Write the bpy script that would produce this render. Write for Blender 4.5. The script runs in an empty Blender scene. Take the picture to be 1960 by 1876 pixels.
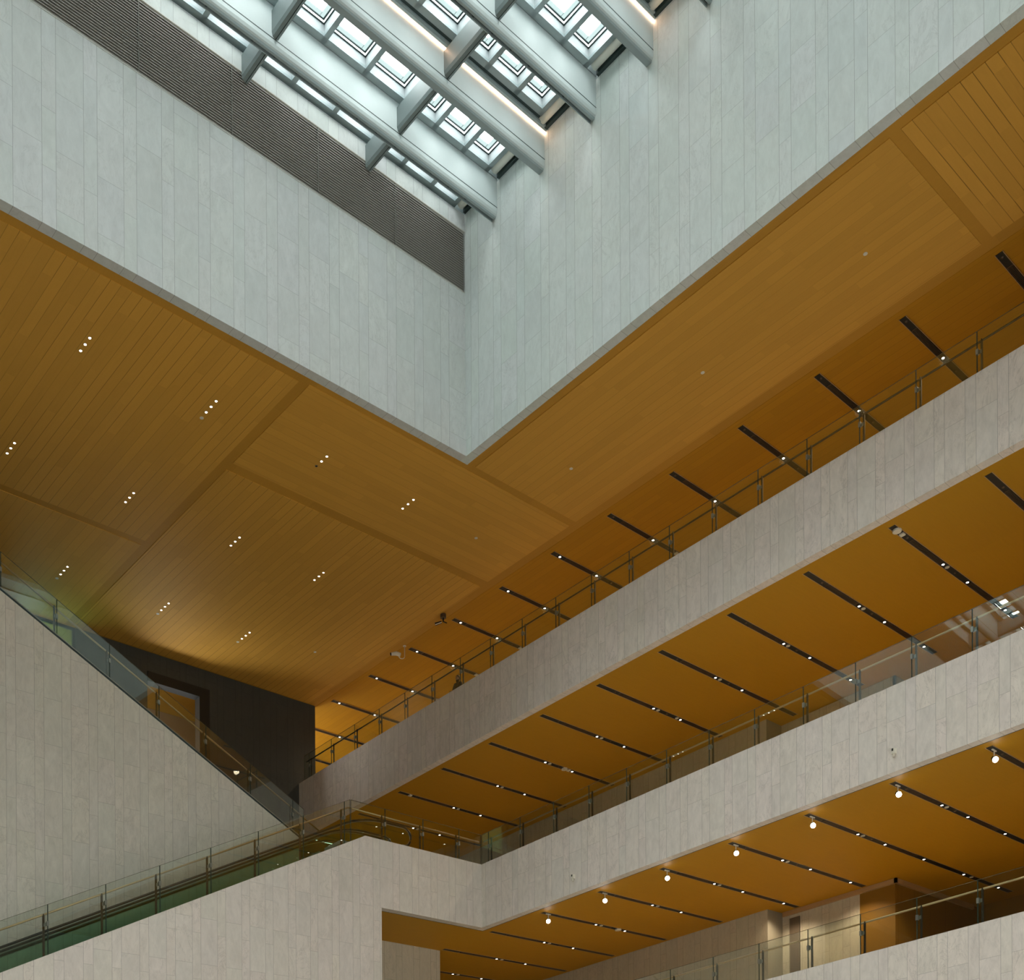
import bpy, bmesh, math, random
from mathutils import Vector, Matrix
random.seed(7)
C = bpy.context.scene.collection

# ------------------------------------------------------------------ frame of the building
# a = across the atrium, b = along the galleries, h = height above the camera.  The storeys fall gently.
SA, SB, Z0 = 0.0427995, -0.0408446, 1.6
def W(a, b, h):
    return Vector((a, b, h + SA * a + SB * b + Z0))

# ------------------------------------------------------------------ camera, world, light, exposure
cam_d = bpy.data.cameras.new('camera'); cam = bpy.data.objects.new('camera', cam_d); C.objects.link(cam)
cam_d.sensor_width = 36; cam_d.lens = 36 * 2325.35 / 1960
ROLL = 0.006
# principal point lies below the frame (a rising-front photograph); shift it up, and turn it with the roll
cx, cy = 980.0, 2440.0
cam_d.shift_x = (980 - cx) / 1960
cam_d.shift_y = (cy - 938) / 1960
cam_d.clip_end = 500
fw = Vector((0.68683479, 0.72681357, 0)).normalized()
rt = Vector((0.72681357, -0.68683479, 0)).normalized()
up = Vector((0, 0, 1))
cr, sr = math.cos(ROLL), math.sin(ROLL)
rx = rt * cr - up * sr
ux = up * cr + rt * sr
M = Matrix((rx, ux, -fw)).transposed().to_4x4()
M.translation = Vector((0, 0, Z0))
cam.matrix_world = M
bpy.context.scene.camera = cam

world = bpy.data.worlds.new('sky'); bpy.context.scene.world = world; world.use_nodes = True
wn = world.node_tree; bg = wn.nodes['Background']
bg.inputs['Color'].default_value = (0.93, 0.965, 0.95, 1); bg.inputs['Strength'].default_value = 11.6

def portal(name, loc, rot, sx, sy):
    l = bpy.data.lights.new(name, 'AREA'); l.shape = 'RECTANGLE'; l.size = sx; l.size_y = sy
    o = bpy.data.objects.new(name, l); C.objects.link(o); o.location = loc; o.rotation_euler = rot
    l.cycles.is_portal = True
    return o
portal('skylight_portal', W(9.3, 17.5, 36.6), (0, 0, 0), 35, 25)
portal('facade_portal', W(14, -8.3, 1.2), (math.radians(90), 0, 0), 68, 5)

sc = bpy.context.scene
sc.view_settings.view_transform = 'Standard'; sc.view_settings.look = 'None'
sc.view_settings.gamma = 1; sc.view_settings.use_curve_mapping = False
sc.view_settings.exposure = -0.05
sc.cycles.use_denoising = True
try: sc.cycles.denoiser = 'OPENIMAGEDENOISE'
except Exception: pass
sc.cycles.max_bounces = 8; sc.cycles.diffuse_bounces = 5; sc.cycles.glossy_bounces = 3
sc.cycles.transparent_max_bounces = 24; sc.cycles.transmission_bounces = 4
sc.cycles.sample_clamp_indirect = 4; sc.cycles.caustics_reflective = False; sc.cycles.caustics_refractive = False

# ------------------------------------------------------------------ node helpers
def newmat(name):
    m = bpy.data.materials.new(name); m.use_nodes = True
    nt = m.node_tree; b = nt.nodes['Principled BSDF']
    return m, nt, b
def link(nt, a, b): nt.links.new(a, b)
def mth(nt, op, a, b=None, c=None):
    n = nt.nodes.new('ShaderNodeMath'); n.operation = op
    for i, v in enumerate((a, b, c)):
        if v is None: continue
        if isinstance(v, (int, float)): n.inputs[i].default_value = v
        else: nt.links.new(v, n.inputs[i])
    return n.outputs[0]
def mixc(nt, f, a, b, mode='MIX'):
    n = nt.nodes.new('ShaderNodeMix'); n.data_type = 'RGBA'; n.blend_type = mode
    for s, v in ((n.inputs[0], f), (n.inputs[6], a), (n.inputs[7], b)):
        if isinstance(v, (int, float)): s.default_value = v
        elif isinstance(v, tuple): s.default_value = (*v, 1)
        else: nt.links.new(v, s)
    return n.outputs[2]
def pos(nt):
    g = nt.nodes.new('ShaderNodeNewGeometry'); s = nt.nodes.new('ShaderNodeSeparateXYZ')
    nt.links.new(g.outputs['Position'], s.inputs[0]); x, y, z = s.outputs
    h = mth(nt, 'SUBTRACT', mth(nt, 'SUBTRACT', mth(nt, 'SUBTRACT', z, mth(nt, 'MULTIPLY', x, SA)), mth(nt, 'MULTIPLY', y, SB)), Z0)
    return x, y, h
def comb(nt, x, y, z):
    n = nt.nodes.new('ShaderNodeCombineXYZ')
    for i, v in enumerate((x, y, z)):
        if isinstance(v, (int, float)): n.inputs[i].default_value = v
        else: nt.links.new(v, n.inputs[i])
    return n.outputs[0]
def noise(nt, vec, scale, detail=3, rough=0.55, dist=0.0):
    n = nt.nodes.new('ShaderNodeTexNoise'); n.inputs['Scale'].default_value = scale
    n.inputs['Detail'].default_value = detail; n.inputs['Roughness'].default_value = rough
    n.inputs['Distortion'].default_value = dist
    nt.links.new(vec, n.inputs['Vector']); return n.outputs['Fac']
def wnoise(nt, vec):
    n = nt.nodes.new('ShaderNodeTexWhiteNoise'); n.noise_dimensions = '3D'
    nt.links.new(vec, n.inputs['Vector']); return n.outputs['Value'], n.outputs['Color']
def ramp(nt, f, stops):
    n = nt.nodes.new('ShaderNodeMapRange'); n.clamp = True
    n.inputs['From Min'].default_value = stops[0]; n.inputs['From Max'].default_value = stops[1]
    n.inputs['To Min'].default_value = stops[2]; n.inputs['To Max'].default_value = stops[3]
    nt.links.new(f, n.inputs['Value']); return n.outputs[0]

def stone(name, axis, start, period, wfrac, level, base, narrow_drop=0.49, rise=1.471, vein=1.0, joint=0.45):
    """Marble cladding: columns of one wide and one narrow slab, butt joints stepping down from wide to narrow."""
    m, nt, bs = newmat(name)
    x, y, h = pos(nt)
    u0 = x if axis == 'a' else y
    u = mth(nt, 'DIVIDE', mth(nt, 'SUBTRACT', u0, start), period)
    k = mth(nt, 'FLOOR', u); f = mth(nt, 'FRACT', u)
    nar = mth(nt, 'GREATER_THAN', f, wfrac)
    lv = mth(nt, 'DIVIDE', mth(nt, 'ADD', mth(nt, 'SUBTRACT', h, level), mth(nt, 'MULTIPLY', nar, narrow_drop)), rise)
    r = mth(nt, 'FLOOR', lv); rf = mth(nt, 'FRACT', lv)
    d1 = mth(nt, 'MINIMUM', f, mth(nt, 'SUBTRACT', 1.0, f))
    d1 = mth(nt, 'MINIMUM', d1, mth(nt, 'ABSOLUTE', mth(nt, 'SUBTRACT', f, wfrac)))
    jv = mth(nt, 'LESS_THAN', mth(nt, 'MULTIPLY', d1, period), 0.0055)
    d2 = mth(nt, 'MULTIPLY', mth(nt, 'MINIMUM', rf, mth(nt, 'SUBTRACT', 1.0, rf)), rise)
    jh = mth(nt, 'LESS_THAN', d2, 0.0055)
    wv = mth(nt, 'MULTIPLY', jh, 0.7)
    jt = mth(nt, 'MAXIMUM', jv, wv)
    idv = comb(nt, mth(nt, 'ADD', mth(nt, 'MULTIPLY', k, 2), nar), r, 3.7)
    rv, rc = wnoise(nt, idv)
    off = mth(nt, 'MULTIPLY', rv, 60)
    vec = comb(nt, mth(nt, 'ADD', x, off), mth(nt, 'ADD', y, off), mth(nt, 'MULTIPLY', h, 0.45))
    n1 = noise(nt, vec, 1.6, 6, 0.62, 1.6)
    n2 = noise(nt, vec, 7.0, 4, 0.6, 0.6)
    n3 = noise(nt, vec, 1.1, 5, 0.7, 2.6)
    v = mth(nt, 'ABSOLUTE', mth(nt, 'SUBTRACT', n3, 0.5))
    veins = ramp(nt, v, (0.0, 0.022, 1.0, 0.0))
    amount = ramp(nt, rv, (0.2, 1.0, 0.15, 1.0))
    val = mth(nt, 'ADD', 1.0, mth(nt, 'MULTIPLY', mth(nt, 'SUBTRACT', n1, 0.5), 0.24 * vein))
    val = mth(nt, 'ADD', val, mth(nt, 'MULTIPLY', mth(nt, 'SUBTRACT', n2, 0.5), 0.20 * vein))
    val = mth(nt, 'ADD', val, mth(nt, 'MULTIPLY', mth(nt, 'SUBTRACT', rv, 0.5), 0.04))
    val = mth(nt, 'SUBTRACT', val, mth(nt, 'MULTIPLY', mth(nt, 'MULTIPLY', veins, amount), 0.14 * vein))
    tint = mixc(nt, 0.022, (1, 1, 1), rc, 'MULTIPLY')
    col = mixc(nt, 1.0, tint, base, 'MULTIPLY')
    sca = nt.nodes.new('ShaderNodeVectorMath'); sca.operation = 'SCALE'
    nt.links.new(col, sca.inputs[0]); nt.links.new(val, sca.inputs['Scale'])
    dark = tuple(c * (1 - joint) for c in base)
    out = mixc(nt, jt, sca.outputs[0], dark)
    link(nt, out, bs.inputs['Base Color'])
    bs.inputs['Roughness'].default_value = 0.62; bs.inputs['Specular IOR Level'].default_value = 0.25
    return m

def wood(name, axis, start, pitch, base, line=0.35, length=2.4, vary=0.10, rough=0.55):
    """Timber boards: axis is the direction across the boards."""
    m, nt, bs = newmat(name)
    x, y, h = pos(nt)
    ac, al = (x, y) if axis == 'a' else ((y, x) if axis == 'b' else (x, h))
    u = mth(nt, 'DIVIDE', mth(nt, 'SUBTRACT', ac, start), pitch)
    k = mth(nt, 'FLOOR', u); f = mth(nt, 'FRACT', u)
    r1, _ = wnoise(nt, comb(nt, k, 1.3, 0.2))
    lv = mth(nt, 'ADD', mth(nt, 'DIVIDE', al, length), mth(nt, 'MULTIPLY', r1, 7.0))
    r = mth(nt, 'FLOOR', lv); rf = mth(nt, 'FRACT', lv)
    rv, _ = wnoise(nt, comb(nt, k, r, 0.9))
    d = mth(nt, 'MULTIPLY', mth(nt, 'MINIMUM', f, mth(nt, 'SUBTRACT', 1.0, f)), pitch)
    j = mth(nt, 'LESS_THAN', d, 0.009)
    vec = comb(nt, mth(nt, 'MULTIPLY', ac, 14.0), mth(nt, 'ADD', mth(nt, 'MULTIPLY', al, 1.2), mth(nt, 'MULTIPLY', rv, 40)), 0.0)
    g = noise(nt, vec, 1.0, 4, 0.6, 0.5)
    val = mth(nt, 'ADD', 1.0 - vary * 0.5, mth(nt, 'MULTIPLY', rv, vary))
    val = mth(nt, 'ADD', val, mth(nt, 'MULTIPLY', mth(nt, 'SUBTRACT', g, 0.5), 0.14))
    seg = mth(nt, 'GREATER_THAN', rv, 0.35)
    jd = mth(nt, 'MULTIPLY', j, mth(nt, 'ADD', 0.35, mth(nt, 'MULTIPLY', seg, 0.65)))
    val = mth(nt, 'MULTIPLY', val, mth(nt, 'SUBTRACT', 1.0, mth(nt, 'MULTIPLY', jd, line)))
    sca = nt.nodes.new('ShaderNodeVectorMath'); sca.operation = 'SCALE'
    sca.inputs[0].default_value = base; nt.links.new(val, sca.inputs['Scale'])
    link(nt, sca.outputs[0], bs.inputs['Base Color'])
    bs.inputs['Roughness'].default_value = rough; bs.inputs['Specular IOR Level'].default_value = 0.2
    return m

def plain(name, col, rough=0.5, metal=0.0, spec=0.4, mottled=0.05, scale=6.0):
    m, nt, bs = newmat(name)
    tc = nt.nodes.new('ShaderNodeTexCoord')
    n = noise(nt, tc.outputs['Object'], scale, 2)
    val = mth(nt, 'ADD', 1.0 - mottled * 0.5, mth(nt, 'MULTIPLY', n, mottled))
    sca = nt.nodes.new('ShaderNodeVectorMath'); sca.operation = 'SCALE'
    sca.inputs[0].default_value = col; nt.links.new(val, sca.inputs['Scale'])
    link(nt, sca.outputs[0], bs.inputs['Base Color'])
    bs.inputs['Roughness'].default_value = rough; bs.inputs['Metallic'].default_value = metal
    bs.inputs['Specular IOR Level'].default_value = spec
    return m
def emit(name, col, s):
    m, nt, bs = newmat(name)
    bs.inputs['Base Color'].default_value = (*col, 1)
    bs.inputs['Emission Color'].default_value = (*col, 1); bs.inputs['Emission Strength'].default_value = s
    return m
def glass(name, tint, base_refl, wob=0.0):
    m = bpy.data.materials.new(name); m.use_nodes = True; nt = m.node_tree; nt.nodes.clear()
    o = nt.nodes.new('ShaderNodeOutputMaterial')
    t = nt.nodes.new('ShaderNodeBsdfTransparent'); t.inputs['Color'].default_value = (*tint, 1)
    g = nt.nodes.new('ShaderNodeBsdfGlossy'); g.inputs['Roughness'].default_value = 0.0
    g.inputs['Color'].default_value = (0.95, 1.0, 0.97, 1)
    lw = nt.nodes.new('ShaderNodeLayerWeight'); lw.inputs['Blend'].default_value = 0.5
    fac = mth(nt, 'MINIMUM', mth(nt, 'ADD', mth(nt, 'MULTIPLY', mth(nt, 'POWER', lw.outputs['Facing'], 5.0), 0.9), base_refl), 1.0)
    if wob:
        ge = nt.nodes.new('ShaderNodeNewGeometry')
        n = noise(nt, ge.outputs['Position'], 0.9, 1, 0.4)
        bp = nt.nodes.new('ShaderNodeBump'); bp.inputs['Strength'].default_value = wob; bp.inputs['Distance'].default_value = 0.05
        nt.links.new(n, bp.inputs['Height']); nt.links.new(bp.outputs[0], g.inputs['Normal'])
    mx = nt.nodes.new('ShaderNodeMixShader')
    nt.links.new(fac, mx.inputs[0]); nt.links.new(t.outputs[0], mx.inputs[1]); nt.links.new(g.outputs[0], mx.inputs[2])
    nt.links.new(mx.outputs[0], o.inputs['Surface'])
    return m

# ------------------------------------------------------------------ materials
AK, BK, HC, HT = 26.6, 30.12, 27.16, 35.13
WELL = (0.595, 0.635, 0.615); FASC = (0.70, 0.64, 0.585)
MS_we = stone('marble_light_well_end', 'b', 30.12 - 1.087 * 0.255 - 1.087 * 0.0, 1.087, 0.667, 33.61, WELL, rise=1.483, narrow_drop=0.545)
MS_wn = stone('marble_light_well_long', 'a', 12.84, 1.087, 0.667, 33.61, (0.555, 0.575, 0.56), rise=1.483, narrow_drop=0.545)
MS_f = stone('marble_fascia', 'b', 14.44, 0.893, 0.66, 7.62, FASC, vein=1.5)
MS_front = stone('marble_front_wall', 'a', 18.55, 0.893, 0.66, 7.62, (0.605, 0.555, 0.50), vein=1.3)
MS_stair = stone('marble_stair_wall', 'a', 14.97, 0.893, 0.66, 7.66, (0.60, 0.565, 0.49), vein=1.4)
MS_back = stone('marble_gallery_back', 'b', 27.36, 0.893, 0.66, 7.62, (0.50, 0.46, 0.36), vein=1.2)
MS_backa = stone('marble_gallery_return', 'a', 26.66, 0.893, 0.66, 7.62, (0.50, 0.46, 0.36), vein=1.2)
MS_dark = stone('dark_stone', 'a', 15.0, 0.9, 0.66, 7.6, (0.055, 0.055, 0.045))
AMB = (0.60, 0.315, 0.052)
MW_a = wood('ceiling_boards_along_b', 'a', 12.15, 0.301, AMB, 0.45)
MW_b = wood('ceiling_boards_along_a', 'b', 14.22, 0.301, AMB, 0.60)
MW_af = wood('ceiling_boards_faint', 'a', 12.15, 0.301, AMB, 0.20, 3.2)
MW_bf = wood('ceiling_boards_faint_across', 'b', 14.22, 0.301, AMB, 0.16, 3.2)
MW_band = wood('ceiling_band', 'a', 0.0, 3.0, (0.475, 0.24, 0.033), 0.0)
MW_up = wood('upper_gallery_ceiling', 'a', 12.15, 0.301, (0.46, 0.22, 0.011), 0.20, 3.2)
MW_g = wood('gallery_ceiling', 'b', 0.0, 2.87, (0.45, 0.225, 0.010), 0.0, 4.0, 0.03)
MW_wall = wood('timber_wall_panels', 'a', 0.0, 1.2, (0.23, 0.115, 0.014), 0.3, 3.0, 0.08)
M_floor = plain('floor_stone', (0.50, 0.45, 0.36), 0.4)
M_bounce_damp = plain('bounce_damping_dark', (0.13, 0.11, 0.08), 0.8)  # dark tone for unseen surfaces, chosen to dim the ceiling at the left
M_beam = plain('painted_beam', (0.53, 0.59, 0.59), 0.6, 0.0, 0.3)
M_line = plain('dark_reveal', (0.03, 0.05, 0.05), 0.6)
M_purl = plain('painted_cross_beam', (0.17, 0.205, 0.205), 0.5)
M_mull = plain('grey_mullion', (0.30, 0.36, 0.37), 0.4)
M_white = plain('white_reveal', (0.40, 0.44, 0.45), 0.6)
M_blind = plain('cream_blind', (0.86, 0.85, 0.77), 0.8)
M_louv = plain('louvre_metal', (0.50, 0.485, 0.44), 0.5, 0.0)
M_louvb = plain('louvre_shadow', (0.25, 0.245, 0.22), 0.7)
M_black = plain('black_metal', (0.012, 0.011, 0.009), 0.5)
M_slat = plain('grille_slats', (0.10, 0.065, 0.04), 0.4, 0.3)
M_edge = plain('slot_edge_trim', (0.42, 0.26, 0.12), 0.4)
M_post = plain('bronze_post', (0.055, 0.042, 0.026), 0.4, 0.5)
M_rail = plain('brass_handrail', (0.50, 0.36, 0.20), 0.35, 0.6)
M_steel = plain('steel', (0.30, 0.31, 0.27), 0.3, 0.7)
M_pad = plain('white_plastic', (0.70, 0.66, 0.56), 0.5)
M_glass = glass('railing_glass', (0.95, 0.98, 0.96), 0.09)
M_gedge = plain('glass_edge', (0.03, 0.05, 0.035), 0.6, 0, 0.2)
M_gline = plain('glass_edge_top', (0.10, 0.085, 0.05), 0.2)
M_pane = glass('roof_pane', (0.97, 0.99, 0.99), 0.0)
M_frit = glass('pane_frit', (0.27, 0.30, 0.30), 0.03)
M_lamp = emit('lamp_white', (1.0, 0.93, 0.82), 9.0)
M_spot = emit('spot_white', (1.0, 0.98, 0.92), 30.0)
M_led = emit('led_warm', (1.0, 0.62, 0.38), 14.0)
M_ledc = emit('led_core', (1.0, 0.86, 0.76), 6.0)
M_off = plain('lamp_off', (0.30, 0.22, 0.12), 0.5)
M_rubber = plain('black_rubber', (0.012, 0.014, 0.012), 0.35)
M_esc = plain('escalator_steel', (0.42, 0.44, 0.40), 0.3, 0.6)
M_green = glass('green_balustrade_glass', (0.90, 0.97, 0.935), 0.03)
M_cloth = plain('dark_cloth', (0.007, 0.009, 0.010), 0.85)
M_skin = plain('skin', (0.30, 0.17, 0.11), 0.6)
M_hair = plain('hair', (0.012, 0.009, 0.007), 0.6)
M_teal = glass('teal_reflection_glass', (0.35, 0.55, 0.52), 0.25)

# ------------------------------------------------------------------ mesh helpers
class MB:
    """Collects shapes given in building coordinates; build() links them as ONE mesh object."""
    def __init__(s): s.v = []; s.f = []; s.m = []; s.cur = 0
    def mat(s, i): s.cur = i; return s
    def add(s, vs, fs):
        n = len(s.v); s.v += [Vector(v) for v in vs]
        for f in fs: s.f.append([i + n for i in f]); s.m.append(s.cur)
        return s
    def box(s, a0, a1, b0, b1, h0, h1):
        vs = [(a, b, h) for h in (h0, h1) for a, b in ((a0, b0), (a1, b0), (a1, b1), (a0, b1))]
        return s.add(vs, [(3, 2, 1, 0), (4, 5, 6, 7), (0, 1, 5, 4), (1, 2, 6, 5), (2, 3, 7, 6), (3, 0, 4, 7)])
    def prism(s, pts, axis, c0, c1):
        """pts: outline in the plane across axis ('a': (b,h); 'b': (a,h); 'h': (a,b))."""
        def P(p, c): return {'a': (c, p[0], p[1]), 'b': (p[0], c, p[1]), 'h': (p[0], p[1], c)}[axis]
        n = len(pts); vs = [P(p, c0) for p in pts] + [P(p, c1) for p in pts]
        fs = [tuple(range(n)), tuple(reversed(range(n, 2 * n)))] + [((i + 1) % n, i, i + n, (i + 1) % n + n) for i in range(n)]
        return s.add(vs, fs)
    def tube(s, pts, r, n=8, cap=True, flat=1.0):
        pts = [Vector(p) for p in pts]; rings = []
        for i, p in enumerate(pts):
            d = (pts[min(i + 1, len(pts) - 1)] - pts[max(i - 1, 0)]).normalized()
            q = Vector((0, 0, 1)) if abs(d.z) < 0.95 else Vector((1, 0, 0))
            x = d.cross(q).normalized(); y = x.cross(d).normalized()
            rr = r[i] if isinstance(r, (list, tuple)) else r
            rings.append([p + x * math.cos(t) * rr + y * math.sin(t) * rr * flat for t in [2 * math.pi * k / n for k in range(n)]])
        vs = [v for g in rings for v in g]; fs = []
        for i in range(len(pts) - 1):
            for k in range(n):
                fs.append((i * n + k, i * n + (k + 1) % n, (i + 1) * n + (k + 1) % n, (i + 1) * n + k))
        if cap: fs += [tuple(reversed(range(n))), tuple(range((len(pts) - 1) * n, len(pts) * n))]
        return s.add(vs, fs)
    def disc(s, a, b, h0, h1, r, n=16):
        return s.prism([(a + r * math.cos(2 * math.pi * k / n), b + r * math.sin(2 * math.pi * k / n)) for k in range(n)], 'h', h0, h1)
    def build(s, name, mats, parent=None, at=None, smooth=False):
        me = bpy.data.meshes.new(name)
        L = parent_loc(parent) if parent else (W(*at) if at else Vector((0, 0, 0)))
        me.from_pydata([W(*v) - L for v in s.v], [], s.f)
        for m in (mats if isinstance(mats, (list, tuple)) else [mats]): me.materials.append(m)
        for p, i in zip(me.polygons, s.m): p.material_index = i; p.use_smooth = smooth
        bm = bmesh.new(); bm.from_mesh(me); bmesh.ops.recalc_face_normals(bm, faces=bm.faces); bm.to_mesh(me); bm.free()
        o = bpy.data.objects.new(name, me); C.objects.link(o)
        if parent: o.parent = parent
        else: o.location = L
        return o
def parent_loc(p):
    L = p.location.copy(); q = p.parent
    while q: L += q.location; q = q.parent
    return L
def struct(name, mb, mats, **k):
    o = mb.build(name, mats, **k)
    if o.parent is None: o['kind'] = 'structure'
    return o
def thing(name, label, cat, at, group=None):
    o = bpy.data.objects.new(name, None); C.objects.link(o); o.location = W(*at)
    o.empty_display_size = 0.2
    o['label'] = label; o['category'] = cat
    if group: o['group'] = group
    return o
def tag(o, label, cat, group=None):
    o['label'] = label; o['category'] = cat
    if group: o['group'] = group
    return o
KIDS = {}
def kids(o): return [c for c in bpy.data.objects if c.parent is o]
def dup(root, d, label=None, group=None):
    """copy of a thing with copies of its parts and sub-parts, moved by d in building coordinates"""
    r = root.copy(); C.objects.link(r)
    r.location = root.location + (W(*d) - W(0, 0, 0))
    if label: r['label'] = label
    if group: r['group'] = group
    for ch in kids(root):
        c = ch.copy(); C.objects.link(c); c.parent = r
        for g in kids(ch):
            e = g.copy(); C.objects.link(e); e.parent = c
    return r

# ------------------------------------------------------------------ the setting: floor and outer shell
BF = 34.92            # front wall plane
AF = 31.5             # gallery fascia plane
SLOPE = 0.504
struct('floor', MB().box(12, 48, -8, 36, -2.0, -1.6), M_floor)
struct('floor', MB().box(-10, 12, -8, 60, -2.0, -1.6).box(12, 48, 36, 60, -2.0, -1.6), M_bounce_damp)  # unseen part of the floor, kept dark to cut bounce on the left ceiling
struct('wall_west', MB().box(-10.4, -10, -8, 28, -2.0, 27.16), plain('shell_plaster', (0.62, 0.58, 0.50), 0.7))
struct('wall_west', MB().box(-10.4, -10, 28, 60, -2.0, 27.16), M_bounce_damp)  # unseen stretch of wall, darkened so it bounces less onto the ceiling
sw = MB().box(-10, 48, -8.4, -8, 3.2, 27.16).box(-10, 48, -8.4, -8, -2.0, -0.9)  # unseen openings behind the camera, sized to tune the light
for k in range(7): sw.box(-9.2 + k * 9.4, -8.4 + k * 9.4, -8.4, -8, -0.9, 3.2)
struct('wall_south', sw, plain('shell_plaster_south', (0.5, 0.48, 0.44), 0.7))

# light well
struct('wall_light_well_end', MB().box(AK, AK + 0.31, 4.8, BK + 0.3, HC, HT), MS_we)
wl = MB().box(-8.2, AK, BK, BK + 0.3, HC, 32.53).box(-8.2, AK, BK, BK + 0.3, 34.58, HT).box(-8.2, AK, BK + 0.2, BK + 0.3, 32.53, 34.58)
struct('wall_light_well_long', wl, MS_wn)
struct('wall_light_well_west', MB().box(-8.3, -8, 5, BK, HC, HT), MS_we)
struct('wall_light_well_south', MB().box(-8.3, AK, 4.7, 5, HC, HT), MS_wn)
# roof upstand above the well walls
up_ = MB()
up_.box(AK, AK + 0.6, 4.4, BK + 0.6, HT, 36.0).box(-8.6, AK, BK + 0.05, BK + 0.6, HT, 36.0)
up_.box(-8.6, -8.05, 4.4, BK, HT, 36.0).box(-8.6, AK, 4.4, 4.95, HT, 36.0)
struct('trim_1', up_, M_mull)

# louvre band in the long wall
lv = thing('louvre_band', 'long band of dull metal horizontal louvre blades high on the marble wall below the skylight', 'louvre', (12, BK + 0.1, 32.53))
MB().box(-8, AK - 0.02, BK + 0.07, BK + 0.19, 32.53, 34.58).build('back_panel', M_louvb, lv)
bl = MB(); n = 25; p = (34.55 - 32.58) / n
for k in range(n):
    h = 32.58 + k * p
    bl.prism([(BK + 0.004, h + p * 0.02), (BK + 0.06, h + p * 0.80), (BK + 0.06, h + p * 0.90), (BK + 0.004, h + p * 0.20)], 'a', -8, AK - 0.02)
bl.build('blades', M_louv, lv)
fr = MB().box(-8, AK - 0.02, BK - 0.006, BK + 0.1, 34.55, 34.585).box(-8, AK - 0.02, BK - 0.006, BK + 0.1, 32.525, 32.56)
fr.build('frame', M_louv, lv)
for a in (12.2, 15.1, 17.9, 20.8, 23.7): MB().box(a, a + 0.008, BK + 0.002, BK + 0.06, 32.56, 34.55).build('seam', M_louvb, lv)


# main ceiling: backing (seen in the bands) and boarded panels below it
cb = MB()
cb.box(AK + 0.31, 48, -8, 60, HC + 0.02, HC + 0.5).box(-10, AK + 0.31, BK + 0.3, 60, HC + 0.02, HC + 0.5)
cb.box(-10, AK + 0.31, -8, 4.8, HC + 0.02, HC + 0.5).box(-10, -8.2, 4.8, BK + 0.3, HC + 0.02, HC + 0.5)
struct('ceiling', cb, MW_band)
def panel(a0, a1, b0, b1, m): return struct('ceiling', MB().box(a0, a1, b0, b1, HC, HC + 0.02), m)
panel(27.21, 32.06, 15.12, 30.34, MW_af)          # between well and upper gallery
panel(27.21, 32.06, -8, 14.82, MW_b)
panel(20.79, 32.06, 30.64, 35.08, MW_bf)
panel(20.79, 32.06, 35.49, 47.4, MW_a)
panel(-8, 20.46, 30.72, 40.57, MW_a)
panel(-8, 20.46, 40.88, 47.4, MW_af)
panel(-10, -8.3, -8, 47.4, MW_af)
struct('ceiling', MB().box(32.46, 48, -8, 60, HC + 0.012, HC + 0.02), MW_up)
panel(-8.0, 26.9, -8, 4.5, MW_af)

# ------------------------------------------------------------------ galleries
H4, H4b, H3, H3b, H2, H2b = 23.34, 20.884, 15.96, 13.514, 8.61, 6.2
struct('wall_upper_gallery_front', MB().box(AF, AF + 0.32, -8, 47.46, H4b, H4), MS_f)
struct('wall_middle_gallery_front', MB().box(AF, AF + 0.32, -8, BF + 0.3, H3b, H3), MS_f)
struct('wall_lower_gallery_front', MB().box(AF, AF + 0.32, -8, 47.46, H2b, H2), MS_f)
struct('floor', MB().box(AF + 0.32, 48, -8, 60, 22.9, 23.24), M_floor)
struct('floor', MB().box(AF + 0.32, 48, -8, 47.4, 15.5, 15.86), M_floor)
struct('floor', MB().box(26.0, AF + 0.32, BF + 0.3, 47.4, 15.5, 15.86), M_bounce_damp)  # hidden floor darkened to send less light to the ceiling above
struct('floor', MB().box(AF + 0.32, 48, -8, 47.4, 8.1, 8.5).box(2, AF + 0.32, BF + 0.3, 47.4, 8.1, 8.5), M_floor)
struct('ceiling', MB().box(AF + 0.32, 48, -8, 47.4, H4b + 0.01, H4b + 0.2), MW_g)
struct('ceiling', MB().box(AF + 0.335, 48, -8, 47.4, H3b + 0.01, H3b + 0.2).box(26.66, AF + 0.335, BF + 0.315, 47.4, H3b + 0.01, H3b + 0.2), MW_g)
# shadow gap with thin bead round the middle soffit
struct('trim_2', MB().box(AF + 0.32, AF + 0.35, -8, BF + 0.3, H3b - 0.004, H3b + 0.02).box(26.66, AF + 0.35, BF + 0.3, BF + 0.33, H3b - 0.004, H3b + 0.02), M_line)

# front wall with its sloping parapet, pillar and the opening below the gallery
fw_ = MB().prism([(AF, H3b), (AF, H3), (25.95, H3), (2.0, H3 - SLOPE * 23.95), (2.0, -2), (26.66, -2), (26.66, H3b)], 'b', BF, BF + 0.3)
struct('wall_front', fw_, MS_front)
# stair wall: sloping top rising to the left
ST0 = (25.5, 16.85); sl = 0.504
def stair_h(a): return ST0[1] + (ST0[0] - a) * sl
BS = 38.4
struct('wall_stair', MB().prism([(ST0[0], -2), ST0, (10.0, stair_h(10.0)), (2.0, stair_h(10.0)), (2.0, -2)], 'b', BS, BS + 0.3), MS_stair)
t3_ = MB()
t3_.prism([(ST0[0] + 0.05, ST0[1] + 0.0), (ST0[0] + 0.05, ST0[1] + 0.045), (10.0, stair_h(10.0) + 0.07), (10.0, stair_h(10.0) + 0.025)], 'b', BS + 0.02, BS + 0.28)
t3_.mat(1).prism([(ST0[0] + 0.05, ST0[1] + 0.045), (ST0[0] + 0.05, ST0[1] + 0.08), (10.0, stair_h(10.0) + 0.105), (10.0, stair_h(10.0) + 0.07)], 'b', BS - 0.005, BS + 0.28)
struct('trim_3', t3_, [M_line, M_steel])

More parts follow.
